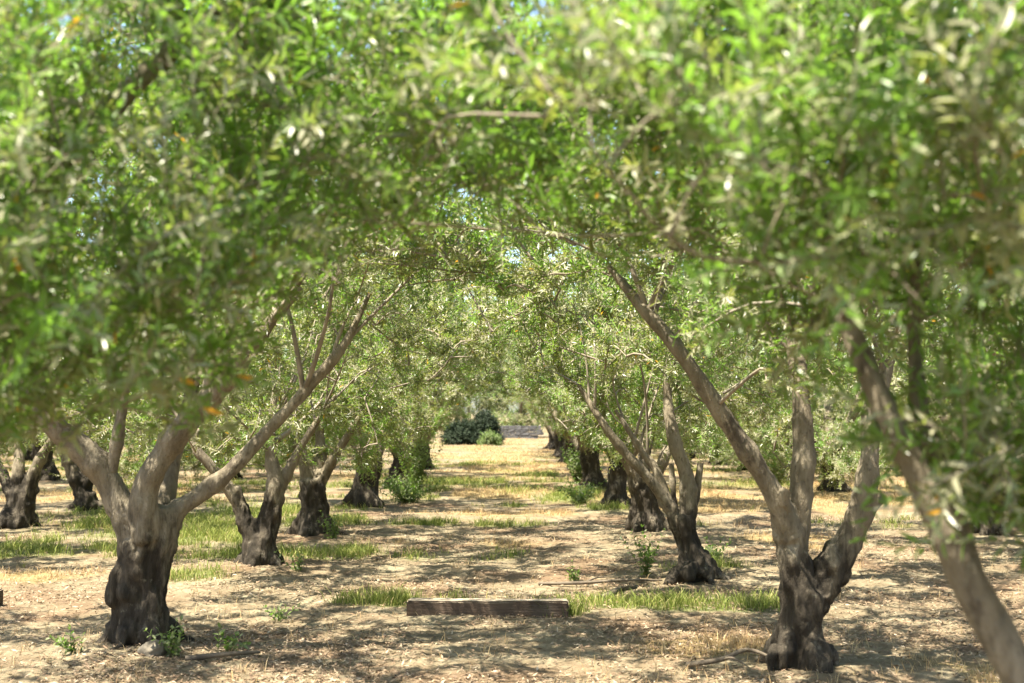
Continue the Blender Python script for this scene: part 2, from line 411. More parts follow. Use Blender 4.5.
def gen_crown(name, seed, limbs, lumps, n_clusters, twigs, keep=None, lsize=0.058, wsize=0.0135, pairs=14, zlow=1.5, sep=0.30, young=0.13, age=0.33, vexp=0.75, nextra=4, bsc=1.0):
    rng = np.random.default_rng(seed)
    keep = keep or (lambda p: np.ones(len(p), bool))
    # cluster centres in the union of the lumps
    vol = np.array([r[0] * r[1] * r[2] for c, r in lumps]) ** vexp; vol /= vol.sum()
    cent = []
    tries = 0
    while len(cent) < n_clusters and tries < n_clusters * 40:
        tries += 1
        c, r = lumps[rng.choice(len(lumps), p=vol)]
        v = rng.normal(size=3); v /= np.linalg.norm(v); q = np.array(c) + v * np.array(r) * rng.random() ** 0.42
        if q[2] < zlow or not keep(q[None])[0]: continue
        if cent and np.min(np.linalg.norm(np.array(cent) - q, axis=1)) < sep: continue
        cent.append(q)
    cent = np.array(cent)
    # connect every cluster to the nearest wood
    extra = []
    for P, rad in limbs:
        if rad[0] < 0.03 or len(P) < 20: continue
        for _ in range(nextra):
            j = int(len(P) * rng.uniform(0.5, 0.92)); T = P[min(j + 3, len(P) - 1)] - P[j - 3]; T /= np.linalg.norm(T)
            d = T * 0.6 + rng.normal(0, 0.5, 3) + np.array([0, 0, 0.75]); d /= np.linalg.norm(d); l = rng.uniform(0.6, 1.3)
            e = d + rng.normal(0, 0.7, 3)
            B, br = spline([P[j], P[j] + d * l * 0.3, P[j] + d * l * 0.6 + e * 0.08, P[j] + d * l * 0.75 + e * l * 0.3], [rad[j] * 0.55, rad[j] * 0.42, rad[j] * 0.3, 0.006], 0.06)
            if keep(B).mean() > 0.6 and B[-1][2] > B[0][2] + 0.2: extra.append((B, br))
    nodes = [p for P, rad in limbs for p in P[len(P) // 3:]] + [p for B, br in extra for p in B[2:]]
    start = len(nodes); org = np.mean(nodes, axis=0)
    order = np.argsort([np.min(np.linalg.norm(np.array(nodes) - c, axis=1)) for c in cent])
    tubes = [tube(B, br, 7, 0.15, seed) for B, br in extra]; ends = []
    arr = np.array(nodes)
    for idx in order:
        c = cent[idx]; dist = np.linalg.norm(arr - c, axis=1) + np.maximum(0, arr[:, 2] - c[2] + 0.1) * 0.6
        k = int(np.argmin(dist)); a = arr[k]; ln = np.linalg.norm(c - a)
        m = (a + c) / 2 + rng.normal(0, 0.10, 3) * ln + np.array([0, 0, 0.12 * ln])
        P, rad = spline([a, m, c], [bsc * (0.006 + 0.010 * min(ln, 1.3)), bsc * (0.006 + 0.004 * ln), bsc * 0.004], 0.10)
        tubes.append(tube(P, rad, 5))
        arr = np.vstack([arr, P[1:]]); ends.append((P, c))
    # twigs
    base, ax, ln_, tint, cu = [], [], [], [], []
    ctr = np.mean(cent, axis=0)
    for P, c in ends:
        out = c - np.array([ctr[0], ctr[1], ctr[2] - 0.6]); out /= np.linalg.norm(out) + 1e-9
        nt = int(twigs * rng.uniform(0.65, 1.35)); low = 1 - sstep(ctr[2] - 1.0, ctr[2] + 0.1, c[2])
        cb = rng.normal(age, 0.16)
        for _ in range(nt):
            t = 1 - abs(rng.normal(0, 0.30)); t = min(max(t, 0.0), 1.0)
            q = P[int(t * (len(P) - 1))] + rng.normal(0, 0.035, 3)
            d = out * 0.55 + rng.normal(0, 0.62, 3) + np.array([0, 0, 0.35 - 0.75 * low * rng.random()])
            yng = rng.random() < young
            if yng: d[2] += 0.75
            d /= np.linalg.norm(d)
            base.append(q); ax.append(d); ln_.append(rng.uniform(0.20, 0.46)); tint.append(rng.uniform(0.72, 0.9) if yng else cb + rng.normal(0, 0.16))
            cu.append(rng.uniform(0.05, 0.40) if yng else rng.normal(-0.04, 0.22))
    base = np.array(base); ax = np.array(ax); ln_ = np.array(ln_); tint = np.array(tint); cu = np.array(cu)
    ok = keep(base) & keep(base + ax * ln_[:, None])
    base, ax, ln_, tint, cu = base[ok], ax[ok], ln_[ok], tint[ok], cu[ok]
    V, Q, ti, lines = leaves_on(rng, base, ax, ln_, pairs, tint, lsize, wsize, cu, keep)
    leaf = mesh_quads(name + '_leaves', V, Q, M_LEAF, ti)
    wood = mesh_quads(name + '_branches', *join(tubes + [thin_tubes(lines, 0.0030, 0.0012)]), M_TWIG, smooth=True)
    return leaf, wood

# ------------------------------------------------------------------ olive trees
def px(base_px, s, pts, dy=None):
    """Sketch coordinates (pixels at the tree's own distance) to metres about its base; dy = depth at each point."""
    bx, by = base_px
    return np.array([((p[0] - bx) / s, (dy[k] if dy else 0.0), (by - p[1]) / s) for k, p in enumerate(pts)])

def build_tree(loc, trunk, limbs, lumps, seed, label, group, voxel=0.03, n_clusters=85, twigs=26, keep=None, zlow=1.5, roots=5, lsize=0.058, wsize=0.0135, pairs=14, sep=0.30, flare=1.0, sides=12, young=0.13, knots=9, age=0.30, vexp=0.75, nextra=4, bsc=1.0):
    """trunk = list of (points, radii) fused into the butt, limbs = list of (points, radii), each a part of its own."""
    rng = np.random.default_rng(seed + 900)
    root = bpy.data.objects.new('olive_tree', None); COL.objects.link(root); root.location = loc; root.empty_display_size = 0.3
    tag(root, label, 'olive tree', group)
    chains = [spline(*t, step=0.06) for t in trunk]
    lp = [spline(*l, step=0.045) for l in limbs]
    rb = chains[0][1][0]
    for P, rad in lp:
        n = max(4, int(len(P) * 0.30)); k = np.linspace(0, 1, n)
        chains.append((P[:n], rad[:n] * (1.14 - 0.30 * k)))
    a0 = rng.uniform(0, 6.28)
    for k in range(roots):                                                   # root flare
        a = a0 + k * 6.283 / roots + rng.normal(0, 0.25); l = rb * rng.uniform(1.3, 2.0) * flare
        d = np.array([math.cos(a), math.sin(a), 0])
        chains.append(spline([d * rb * 0.25 + [0, 0, rb * 1.3], d * rb * 0.9 + [0, 0, rb * 0.42], d * l + [0, 0, -0.03]], [rb * 0.42, rb * 0.36, rb * 0.16], 0.05))
    for k in range(knots):
        P, rad = chains[rng.integers(0, len(trunk))]; j = rng.integers(1, len(P)); a = rng.uniform(0, 6.28); d = np.array([math.cos(a), math.sin(a), rng.normal(0, 0.3)])
        q = P[j] + d * rad[j] * 0.72; m = rad[j] * rng.uniform(0.30, 0.55)
        chains.append((np.array([q - d * m, q - d * m * 0.4, q + d * m * 0.3, q + d * m * 0.75]), np.array([m, m * 1.1, m * 0.95, m * 0.45])))
    P0 = chains[0][0].copy(); chains[0] = (np.vstack([P0[0] + [0, 0, -0.12], P0]), np.concatenate([[chains[0][1][0]], chains[0][1]]))
    link('trunk', remeshed('trunk', chains, voxel, M_BARK, seed), root)
    for k, (P, rad) in enumerate(lp):
        tt = np.linspace(0, 1, len(rad)); rad = rad.copy()
        for _ in range(5): rad *= 1 + rng.uniform(0.08, 0.24) * np.exp(-((tt - rng.uniform(0.15, 0.85)) / rng.uniform(0.015, 0.035)) ** 2)
        V, Q = tube(P[1:], rad[1:], sides, 0.24, seed + k)
        link('limb', mesh_quads('limb', V, Q, M_BARK, smooth=True), root)
    W = np.array(loc, float)
    kf = (lambda p: keep(p + W)) if keep else None
    leaf, wood = gen_crown('olive', seed, lp, lumps, n_clusters, twigs, kf, lsize, wsize, pairs, zlow, sep, young, age, vexp, nextra, bsc)
    cr = link('crown', leaf, root); link('branches', wood, cr)
    return root

def copy_tree(o, parent=None):
    c = o.copy(); COL.objects.link(c)
    if parent is not None: c.parent = parent
    for ch in list(o.children): copy_tree(ch, c)
    return c

# the open tunnel of the path: pruned clear of foliage below this height
def tunnel(p):
    x, y, z = p[:, 0], p[:, 1], p[:, 2]
    nz = np.interp(y, [5, 12], [0.16, 0.30]) * vnoise(p * 1.6, 4) + 0.22 * np.abs(vnoise(p * 7, 14)) - 0.08
    zc = np.interp(y, [2, 4, 6, 9, 14, 25, 90], [2.20, 2.32, 2.40, 2.60, 2.15, 2.0, 2.1])
    zl = np.interp(y, [2, 4, 6, 9, 12, 16], [1.62, 1.62, 1.68, 1.80, 1.35, 0.92])
    zr = np.interp(y, [2, 4, 6, 9, 12, 16], [1.30, 1.10, 1.6, 1.88, 1.4, 0.95])
    xc = np.interp(y, [2, 5, 9, 20], [0.05, -0.15, -0.4, -0.45]); w = np.interp(y, [2, 5, 9, 20], [0.55, 0.90, 2.1, 1.6])
    w = np.where((x < xc) & (y > 6), np.minimum(w, 1.05), w)
    u = (x - xc) / w
    side = np.where(u < 0, zl, zr)
    zmin = side + (zc - side) * np.clip(1.15 * (1 - u * u), 0, 1)
    r = np.sqrt(x * x + y * y + (z - 1.7) ** 2)
    return (z > zmin + nz) & (r > 2.05)

def lumps_about(seed, c, r, n=7, rl=(0.8, 1.15), zr=(-0.6, 0.9)):
    g = np.random.default_rng(seed); out = [(c, (r[0] * 0.72, r[1] * 0.72, r[2] * 0.8))]
    for k in range(n):
        a = k * 6.283 / n + g.uniform(-0.4, 0.4); q = g.uniform(0.55, 0.85)
        out.append(((c[0] + math.cos(a) * r[0] * q, c[1] + math.sin(a) * r[1] * q, c[2] + g.uniform(*zr)), tuple(g.uniform(*rl) * s for s in (1, 1, 0.8))))
    return out

G_L = 'olive trees lining the left of the path'
G_R = 'olive trees lining the right of the path'
XL, XR = -2.8, 1.9

# --- first pair, trunks just outside the frame, crowns overhead
build_tree((XR, 3.6, 0),
    [([(0, 0, 0), (-0.14, 0, 0.28), (-0.28, 0, 0.55)], [0.15, 0.115, 0.10])],
    [([(-0.24, 0, 0.50), (-0.50, 0, 0.95), (-0.67, 0.02, 1.29), (-0.79, 0.04, 1.56), (-0.90, 0.08, 1.82), (-0.98, 0.2, 2.15), (-0.95, 0.35, 2.6)], [0.062, 0.051, 0.044, 0.040, 0.035, 0.020, 0.008]),
     ([(-0.60, 0.05, 1.16), (-0.66, 0.14, 1.5), (-0.72, 0.2, 1.75), (-0.68, 0.3, 2.2), (-0.5, 0.4, 3.0)], [0.030, 0.025, 0.022, 0.018, 0.008]),
     ([(-0.1, 0, 0.4), (0.25, 0.3, 0.95), (0.6, 0.7, 1.7), (0.8, 1.0, 2.6)], [0.08, 0.06, 0.05, 0.02]),
     ([(-0.95, 0.1, 1.95), (-1.15, -0.35, 2.06), (-1.5, -0.8, 2.04), (-1.68, -0.98, 2.16), (-1.83, -1.05, 2.34)], [0.007, 0.006, 0.005, 0.003, 0.002])],
    [((-0.6, 0.2, 2.65), (1.9, 1.9, 0.75)), ((-1.2, -0.3, 2.5), (1.0, 1.1, 0.65)), ((-0.55, -0.7, 2.45), (0.9, 0.8, 0.65)), ((0.3, -0.2, 2.1), (0.7, 1.0, 0.8)),
     ((-0.2, 0.6, 2.0), (0.7, 0.8, 0.7)), ((-0.65, 0.15, 2.2), (0.6, 0.6, 0.4)), ((-1.0, 1.2, 2.9), (1.2, 1.2, 0.7)), ((-0.35, 0.0, 1.75), (0.3, 0.4, 0.35)), ((-0.60, -0.28, 1.55), (0.20, 0.25, 0.30)), ((-0.38, -0.2, 1.5), (0.28, 0.3, 0.36)), ((-0.50, 0.1, 1.58), (0.18, 0.3, 0.28)), ((-0.1, 0.2, 1.75), (0.4, 0.5, 0.4))],
    11, 'olive tree leaning in at the right edge, its slim bare trunk blurred and close', G_R, 0.022, 300, 9, tunnel, 1.22, lsize=0.060, wsize=0.0140, sep=0.17, young=0.34, age=0.55, vexp=0.5, nextra=0, bsc=0.45)
build_tree((XL, 4.5, 0),
    [([(0, 0, 0), (0.03, 0, 0.4), (0.05, 0, 0.85)], [0.24, 0.19, 0.19])],
    [([(0.02, 0, 0.7), (0.45, -0.15, 1.35), (0.95, -0.35, 2.0), (1.5, -0.5, 2.6), (2.1, -0.6, 3.1)], [0.11, 0.08, 0.06, 0.04, 0.02]),
     ([(0.02, 0, 0.7), (0.2, 0.4, 1.4), (0.6, 0.8, 2.3), (1.0, 1.0, 3.2)], [0.10, 0.075, 0.05, 0.02]),
     ([(0.0, 0, 0.7), (-0.3, -0.3, 1.4), (-0.6, -0.6, 2.2), (-0.7, -0.8, 3.1)], [0.10, 0.07, 0.05, 0.02])],
    [((0.8, -0.1, 2.65), (2.2, 2.0, 0.75)), ((1.5, -0.9, 2.5), (1.1, 0.9, 0.75)), ((2.4, -0.4, 2.75), (0.9, 1.0, 0.7)), ((0.9, -1.1, 2.25), (0.9, 0.7, 0.65)),
     ((1.0, 0.2, 2.15), (1.0, 0.9, 0.6)), ((1.9, 0.6, 2.7), (1.1, 1.0, 0.8)), ((1.5, -0.8, 2.05), (0.7, 0.6, 0.45)), ((1.6, 1.2, 2.9), (1.2, 1.2, 0.7)), ((0.6, -0.6, 1.95), (0.6, 0.6, 0.45)), ((1.2, -0.9, 1.85), (0.6, 0.5, 0.4)), ((1.5, -0.9, 1.88), (0.75, 0.5, 0.32)), ((0.9, -0.5, 1.8), (0.8, 0.7, 0.32)), ((1.9, -1.0, 2.0), (0.6, 0.4, 0.3)), ((1.35, -0.8, 1.78), (0.5, 0.4, 0.25)), ((1.75, -0.7, 1.8), (0.4, 0.4, 0.25))],
    12, 'olive tree with only its near blurred crown in view, filling the upper left', G_L, 0.03, 340, 9, tunnel, 1.5, lsize=0.060, wsize=0.0140, sep=0.17, young=0.34, age=0.55, vexp=0.5, nextra=0, bsc=0.45)

# --- L1, the big trunk at the left
b = (140, 645); s = 137
build_tree((XL + 0.1, 9.5, 0),
    [(px(b, s, [(140, 645), (140, 605), (142, 565), (147, 530), (150, 505)]), [0.215, 0.175, 0.175, 0.185, 0.16]),
     (px(b, s, [(118, 600), (122, 570), (126, 540)], [-0.08, -0.06, -0.03]), [0.055, 0.068, 0.065])],
    [(px(b, s, [(138, 545), (120, 505), (100, 468), (76, 440), (50, 412), (25, 380), (10, 330)], [-0.02, -0.05, -0.1, -0.2, -0.3, -0.3, -0.3]), [0.13, 0.105, 0.095, 0.085, 0.075, 0.05, 0.03]),
     (px(b, s, [(108, 484), (116, 455), (122, 425), (126, 390), (120, 340)], [-0.08, -0.12, -0.15, -0.15, -0.1]), [0.055, 0.045, 0.04, 0.034, 0.02]),
     (px(b, s, [(147, 535), (146, 505), (150, 482), (170, 448), (200, 412), (234, 378), (265, 335), (300, 290)], [-0.1, -0.15, -0.17, -0.2, -0.25, -0.3, -0.3, -0.2]), [0.11, 0.10, 0.092, 0.084, 0.078, 0.07, 0.05, 0.025]),
     (px(b, s, [(158, 545), (172, 512), (190, 498), (222, 474), (258, 434), (300, 388), (335, 345), (360, 290)], [0, 0.02, 0.05, 0.05, 0.1, 0.15, 0.2, 0.3]), [0.09, 0.074, 0.064, 0.056, 0.05, 0.043, 0.033, 0.015]),
     (px(b, s, [(154, 530), (158, 480), (162, 440), (172, 400), (178, 330)], [0.1, 0.2, 0.3, 0.4, 0.6]), [0.09, 0.07, 0.06, 0.05, 0.025])],
    lumps_about(3, (0.25, 0.0, 3.15), (2.6, 2.4, 1.5), 9, zr=(-1.0, 1.1)),
    21, 'stout olive tree at front left, dark rough trunk forking into bare grey limbs', G_L, 0.018, 300, 10, tunnel, 1.7, lsize=0.058, wsize=0.014, young=0.2, sep=0.2, age=0.42)

# --- R1, front right
b = (793, 665); s = 149
build_tree((XR, 8.73, 0),
    [(px(b, s, [(795, 665), (795, 640), (797, 615), (803, 588)]), [0.20, 0.155, 0.145, 0.17]),
     (px(b, s, [(795, 600), (786, 565), (786, 540), (792, 515)], [-0.02, -0.03, -0.03, 0]), [0.12, 0.105, 0.095, 0.09]),
     (px(b, s, [(806, 600), (822, 572), (834, 550)], [0, 0, 0]), [0.13, 0.11, 0.095]),
     (px(b, s, [(772, 655), (764, 648), (758, 658)], [-0.12, -0.14, -0.16]), [0.07, 0.075, 0.06])],
    [(px(b, s, [(786, 545), (792, 515), (797, 485), (799, 440), (798, 390), (794, 350), (785, 300), (770, 240)], [0, 0, 0, 0.02, 0.05, 0.1, 0.2, 0.3]), [0.095, 0.088, 0.075, 0.068, 0.064, 0.055, 0.04, 0.02]),
     (px(b, s, [(784, 535), (772, 503), (748, 463), (717, 418), (690, 377), (665, 342), (637, 308), (605, 265)], [-0.05, -0.08, -0.1, -0.12, -0.15, -0.15, -0.1, 0]), [0.085, 0.072, 0.062, 0.056, 0.05, 0.046, 0.042, 0.02]),
     (px(b, s, [(822, 575), (838, 545), (853, 510), (860, 475), (868, 430), (885, 380), (905, 310)], [0, -0.02, -0.05, -0.05, 0, 0.1, 0.2]), [0.11, 0.092, 0.08, 0.07, 0.058, 0.045, 0.02]),
     (px(b, s, [(830, 565), (850, 535), (866, 512), (882, 497)], [0.08, 0.12, 0.14, 0.16]), [0.075, 0.06, 0.055, 0.05]),
     (px(b, s, [(866, 512), (874, 480), (872, 450), (880, 400), (920, 330)], [0.14, 0.2, 0.25, 0.35, 0.6]), [0.05, 0.044, 0.04, 0.034, 0.015]),
     (px(b, s, [(776, 508), (773, 494), (776, 487)], [-0.12, -0.17, -0.18]), [0.05, 0.042, 0.036])],
    lumps_about(5, (-0.15, 0.1, 3.2), (2.6, 2.4, 1.5), 9, zr=(-1.0, 1.1)),
    22, 'olive tree at front right whose dark butt splits low into three bare limbs', G_R, 0.016, 300, 10, tunnel, 1.8, lsize=0.058, wsize=0.014, young=0.2, sep=0.2, age=0.42)

# --- R2
b = (692, 578); s = 97.7
build_tree((XR - 0.05, 13.3, 0),
    [(px(b, s, [(692, 578), (688, 560), (683, 540), (678, 515)]), [0.20, 0.15, 0.135, 0.135]),
     (px(b, s, [(688, 572), (684, 566), (682, 572)], [-0.15, -0.2, -0.22]), [0.09, 0.10, 0.08])],
    [(px(b, s, [(674, 522), (668, 510), (644, 477), (618, 449), (600, 425), (575, 385)], [0, -0.02, -0.1, -0.15, -0.2, -0.1]), [0.07, 0.055, 0.05, 0.045, 0.04, 0.02]),
     (px(b, s, [(674, 520), (667, 505), (655, 472), (640, 450), (615, 410)], [0.05, 0.1, 0.15, 0.2, 0.3]), [0.06, 0.05, 0.042, 0.035, 0.02]),
     (px(b, s, [(683, 522), (685, 508), (683, 475), (671, 440), (666, 400), (668, 360), (680, 310)], [0, -0.02, 0, 0, 0.1, 0.1, 0.2]), [0.09, 0.08, 0.072, 0.062, 0.05, 0.04, 0.02]),
     (px(b, s, [(687, 515), (693, 495), (698, 463)], [0.03, 0.05, 0.08]), [0.045, 0.036, 0.034]),
     (px(b, s, [(674, 515), (672, 500), (670, 464)], [0.1, 0.14, 0.2]), [0.04, 0.03, 0.028])],
    lumps_about(7, (-0.2, 0.0, 2.65), (2.6, 2.5, 1.8), 11, zr=(-1.5, 1.3)),
    23, 'slender olive tree right of the path with a pale root knob and sawn stub', G_R, 0.022, 300, 10, tunnel, 1.05, lsize=0.060, wsize=0.015, sep=0.21, vexp=0.55)

# --- L2
b = (258, 565); s = 90
build_tree((XL, 14.4, 0),
    [(px(b, s, [(260, 565), (259, 550), (257, 538)]), [0.21, 0.185, 0.18]),
     (px(b, s, [(255, 545), (244, 520), (235, 497), (231, 488)]), [0.13, 0.11, 0.10, 0.085]),
     (px(b, s, [(262, 545), (268, 515), (272, 492)]), [0.13, 0.115, 0.11])],
    [(px(b, s, [(240, 508), (222, 480), (208, 462), (195, 445), (185, 400)], [0, -0.05, -0.1, -0.1, 0]), [0.075, 0.062, 0.052, 0.045, 0.02]),
     (px(b, s, [(270, 505), (273, 480), (268, 460), (266, 430), (270, 380)], [0, 0, 0.05, 0.1, 0.2]), [0.10, 0.085, 0.07, 0.055, 0.02]),
     (px(b, s, [(272, 500), (285, 470), (300, 440), (330, 395)], [0.05, 0.1, 0.15, 0.2]), [0.07, 0.055, 0.045, 0.02])],
    lumps_about(9, (0.2, 0.0, 2.65), (2.6, 2.5, 1.8), 11, zr=(-1.5, 1.3)),
    24, 'olive tree left of the path split from its base into two blackened stems', G_L, 0.024, 300, 10, tunnel, 1.0, lsize=0.060, wsize=0.015, sep=0.21, vexp=0.55)

# --- L3
b = (308, 535); s = 72
build_tree((XL, 18.2, 0),
    [(px(b, s, [(308, 535), (310, 515), (309, 495), (306, 480)]), [0.25, 0.19, 0.19, 0.17])],
    [(px(b, s, [(306, 488), (298, 462), (285, 430), (270, 390)], [0, 0, 0, 0.2]), [0.12, 0.085, 0.06, 0.02]),
     (px(b, s, [(309, 488), (314, 462), (312, 430), (318, 380)], [0, 0.1, 0.2, 0.2]), [0.12, 0.09, 0.06, 0.02]),
     (px(b, s, [(312, 490), (326, 465), (345, 435), (370, 395)], [0, -0.1, -0.2, -0.2]), [0.09, 0.07, 0.05, 0.02])],
    lumps_about(11, (0.2, 0.0, 2.5), (2.6, 2.5, 1.8), 11, zr=(-1.5, 1.3)),
    25, 'olive tree with a short knotty upright trunk, third standing trunk along the left edge', G_L, 0.028, 300, 10, tunnel, 0.85, lsize=0.060, wsize=0.016, sep=0.21, vexp=0.55)

# --- R3
b = (643, 531); s = 70
build_tree((XR, 18.6, 0),
    [(px(b, s, [(643, 531), (642, 510), (640, 490)]), [0.25, 0.19, 0.175])],
    [(px(b, s, [(638, 498), (628, 470), (610, 440), (590, 415), (570, 380)], [0, -0.05, -0.1, -0.1, 0]), [0.12, 0.09, 0.075, 0.06, 0.02]),
     (px(b, s, [(641, 495), (640, 465), (645, 430), (640, 380)], [0, 0.1, 0.2, 0.2]), [0.12, 0.09, 0.06, 0.02]),
     (px(b, s, [(645, 498), (655, 470), (668, 440), (690, 390)], [0, 0, 0.1, 0.2]), [0.10, 0.08, 0.06, 0.02])],
    lumps_about(13, (-0.2, 0.0, 2.5), (2.6, 2.5, 1.8), 11, zr=(-1.5, 1.3)),
    26, 'thick trunked olive tree behind the slender one in the right row', G_R, 0.028, 300, 10, tunnel, 0.9, lsize=0.060, wsize=0.016, sep=0.21, vexp=0.55)

# --- two dark old trees of the next row, seen past the stout trunk
b = (15, 525); s = 66
build_tree((-7.46, 19.6, 0),
    [(px(b, s, [(15, 525), (19, 508), (22, 492)]), [0.24, 0.19, 0.18])],
    [(px(b, s, [(19, 498), (16, 470), (14, 445), (10, 400)], [0, 0, 0.1, 0.2]), [0.12, 0.095, 0.075, 0.02]),
     (px(b, s, [(24, 498), (34, 470), (46, 448), (62, 425), (85, 390)], [0, -0.05, -0.1, -0.1, 0]), [0.12, 0.085, 0.065, 0.05, 0.02]),
     (px(b, s, [(14, 505), (0, 480), (-15, 455), (-35, 410)], [0, 0.1, 0.2, 0.3]), [0.10, 0.08, 0.06, 0.02])],
    lumps_about(15, (0.0, 0.0, 2.8), (2.6, 2.5, 1.7), 9, zr=(-1.1, 1.2)),
    27, 'dark trunked olive tree at the left edge forking into a V', 'olive trees in the second row left of the path', 0.03, 260, 10, None, 1.25, lsize=0.060, wsize=0.016, sep=0.21)
b = (86, 507); s = 56
build_tree((-7.5, 23.0, 0),
    [(px(b, s, [(86, 507), (80, 492), (73, 476)]), [0.21, 0.16, 0.14])],
    [(px(b, s, [(76, 484), (66, 462), (58, 440), (50, 400)], [0, 0, 0, 0.2]), [0.13, 0.11, 0.085, 0.02]),
     (px(b, s, [(84, 496), (83, 472), (88, 445), (95, 400)], [0.05, 0.15, 0.2, 0.3]), [0.10, 0.08, 0.06, 0.02]),
     (px(b, s, [(80, 488), (100, 462), (118, 440), (140, 400)], [0, -0.1, -0.1, 0]), [0.08, 0.06, 0.045, 0.02])],
    lumps_about(16, (0.0, 0.0, 2.8), (2.6, 2.5, 1.7), 9, zr=(-1.1, 1.2)),
    28, 'dark olive trunk leaning left, just behind the left limb of the stout tree', 'olive trees in the second row left of the path', 0.03, 260, 10, None, 1.35, lsize=0.060, wsize=0.016, sep=0.21)

# --- kinds for the rest of the grove: path side is +x before turning
def path_side(p):
    x, z = p[:, 0], p[:, 2]
    zmin = 0.45 + 1.65 * sstep(0.3, 1.2, x) + 0.28 * vnoise(p * 1.7, 9)
    return z > zmin

def generic(seed, r0, lean, nl, zl=0.75, drop=0.3):
    g = np.random.default_rng(seed); fk = g.uniform(0.6, 0.85)
    trunk = [([(0, 0, 0), (lean * 0.3, 0, fk * 0.5), (lean, 0.02, fk + 0.05)], [r0, r0 * 0.8, r0 * 0.78])]
    limbs = []
    a0 = g.uniform(0, 6.28)
    for k in range(nl):
        a = a0 + k * 6.283 / nl + g.uniform(-0.4, 0.4); d = np.array([math.cos(a), math.sin(a), 0]); e = np.array([lean, 0.02, fk - 0.06])
        q = g.uniform(0.85, 1.2)
        limbs.append(([e, e + d * 0.28 * q + [0, 0, 0.38], e + d * 0.62 * q + [0, 0, 0.9], e + d * 1.0 * q + [0, 0, 1.6], e + d * 1.35 * q + [0, 0, 2.2]], np.array([0.6, 0.45, 0.36, 0.24, 0.1]) * r0))
    t = build_tree((0, 0, 0), trunk, limbs, lumps_about(seed, (lean * 0.5, 0, 2.75 - drop), (2.6, 2.5, 1.8 + 0.3 * drop), 9, zr=(-1.3, 1.3)), seed, 'x', 'x', 0.035, 290, 10, path_side if drop < 0.8 else None, zl, sep=0.22, lsize=0.062, wsize=0.017)
    return t

_b = [generic(41, 0.27, 0.10, 3), generic(42, 0.22, -0.12, 4), generic(43, 0.30, 0.05, 3), generic(44, 0.19, 0.22, 3, 0.75), generic(45, 0.24, -0.08, 3, 0.12, 1.0)]
_used = [False] * 5
_first = {}
ORD = ['first', 'second', 'third', 'fourth', 'fifth', 'sixth', 'seventh', 'eighth', 'ninth', 'tenth', 'eleventh', 'twelfth', 'thirteenth', 'fourteenth', 'fifteenth', 'sixteenth', 'seventeenth', 'eighteenth']
def place(v, x, y, rot, sc, label, group):
    if not _used[v]: o = _b[v]; _used[v] = True
    else: o = copy_tree(_b[v])
    o.location = (x, y, 0); o.rotation_euler = (0, 0, rot); o.scale = (sc, sc, sc)
    tag(o, label, 'olive tree', group)
    return o

rg = random.Random(5)
LOOK = ['thick trunked', 'four limbed', 'stout old', 'leaning', 'low skirted']
# the two rows along the path, going away
for row, X, ys, grp in (('left', XL, [23.8, 29.4, 34.6, 39.8], G_L), ('right', XR, [23.7, 28.8, 34, 39.2, 44.6, 50, 55.5, 61], G_R)):
    for k, y in enumerate(ys):
        v = (k * 3 + (0 if row == 'left' else 1)) % 4
        rot = rg.uniform(-0.25, 0.25) + (0 if row == 'left' else math.pi)
        place(v, X + rg.uniform(-0.15, 0.15), y, rot, rg.uniform(0.97, 1.12), f'{LOOK[v]} olive tree, {ORD[k + 4]} from the camera in the row {row} of the path', grp)
# rows further out
OUT = [('second row left of the path', -7.5, [10.2, 14.8, 28.6, 34, 39.5, 45, 51, 57, 64, 71]), ('third row left of the path', -12.3, [22.5, 28, 33.5, 39, 45, 51, 58, 66, 74]), ('fourth row left of the path', -17.2, [33, 39, 46, 53, 61, 70]), ('fifth row left of the path', -22.5, [44, 52, 61, 70]),
       ('second row right of the path', 6.7, [9.5, 14.3, 18.3, 27.8, 33, 38.2, 43.5, 49, 55, 62, 70]), ('third row right of the path', 11.5, [24, 29.5, 35, 40.5, 46, 52, 59, 67, 75]), ('fourth row right of the path', 16.4, [34, 40, 47, 55, 63]), ('fifth row right of the path', 21.5, [44, 52, 60, 69])]
for name, X, ys in OUT:
    for k, y in enumerate(ys):
        v = 4 if ('right' in name and y > 20) or (y > 26 and rg.random() < 0.5) else rg.randrange(4)
        place(v, X + rg.uniform(-0.25, 0.25), y, rg.uniform(0, 6.28), rg.uniform(0.9, 1.1), f'{LOOK[v]} olive tree, {ORD[k + (2 if X == -7.5 and k > 1 else 0)]} from the camera in the {name}', 'olive trees in the ' + name)

for k, (x, y) in enumerate([(-9.5, 84), (-6.2, 88), (-2.9, 91), (0.4, 90), (3.6, 91.5), (6.8, 89), (10.5, 86)]):
    place(4 if k % 2 else 3, x, y, rg.uniform(0, 6.28), rg.uniform(1.15, 1.35), f'olive tree {["left of", "left of", "behind", "behind", "behind", "right of", "right of"][k]} the grey wall closing the path, {ORD[k]} from the left', 'olive trees closing the far end')

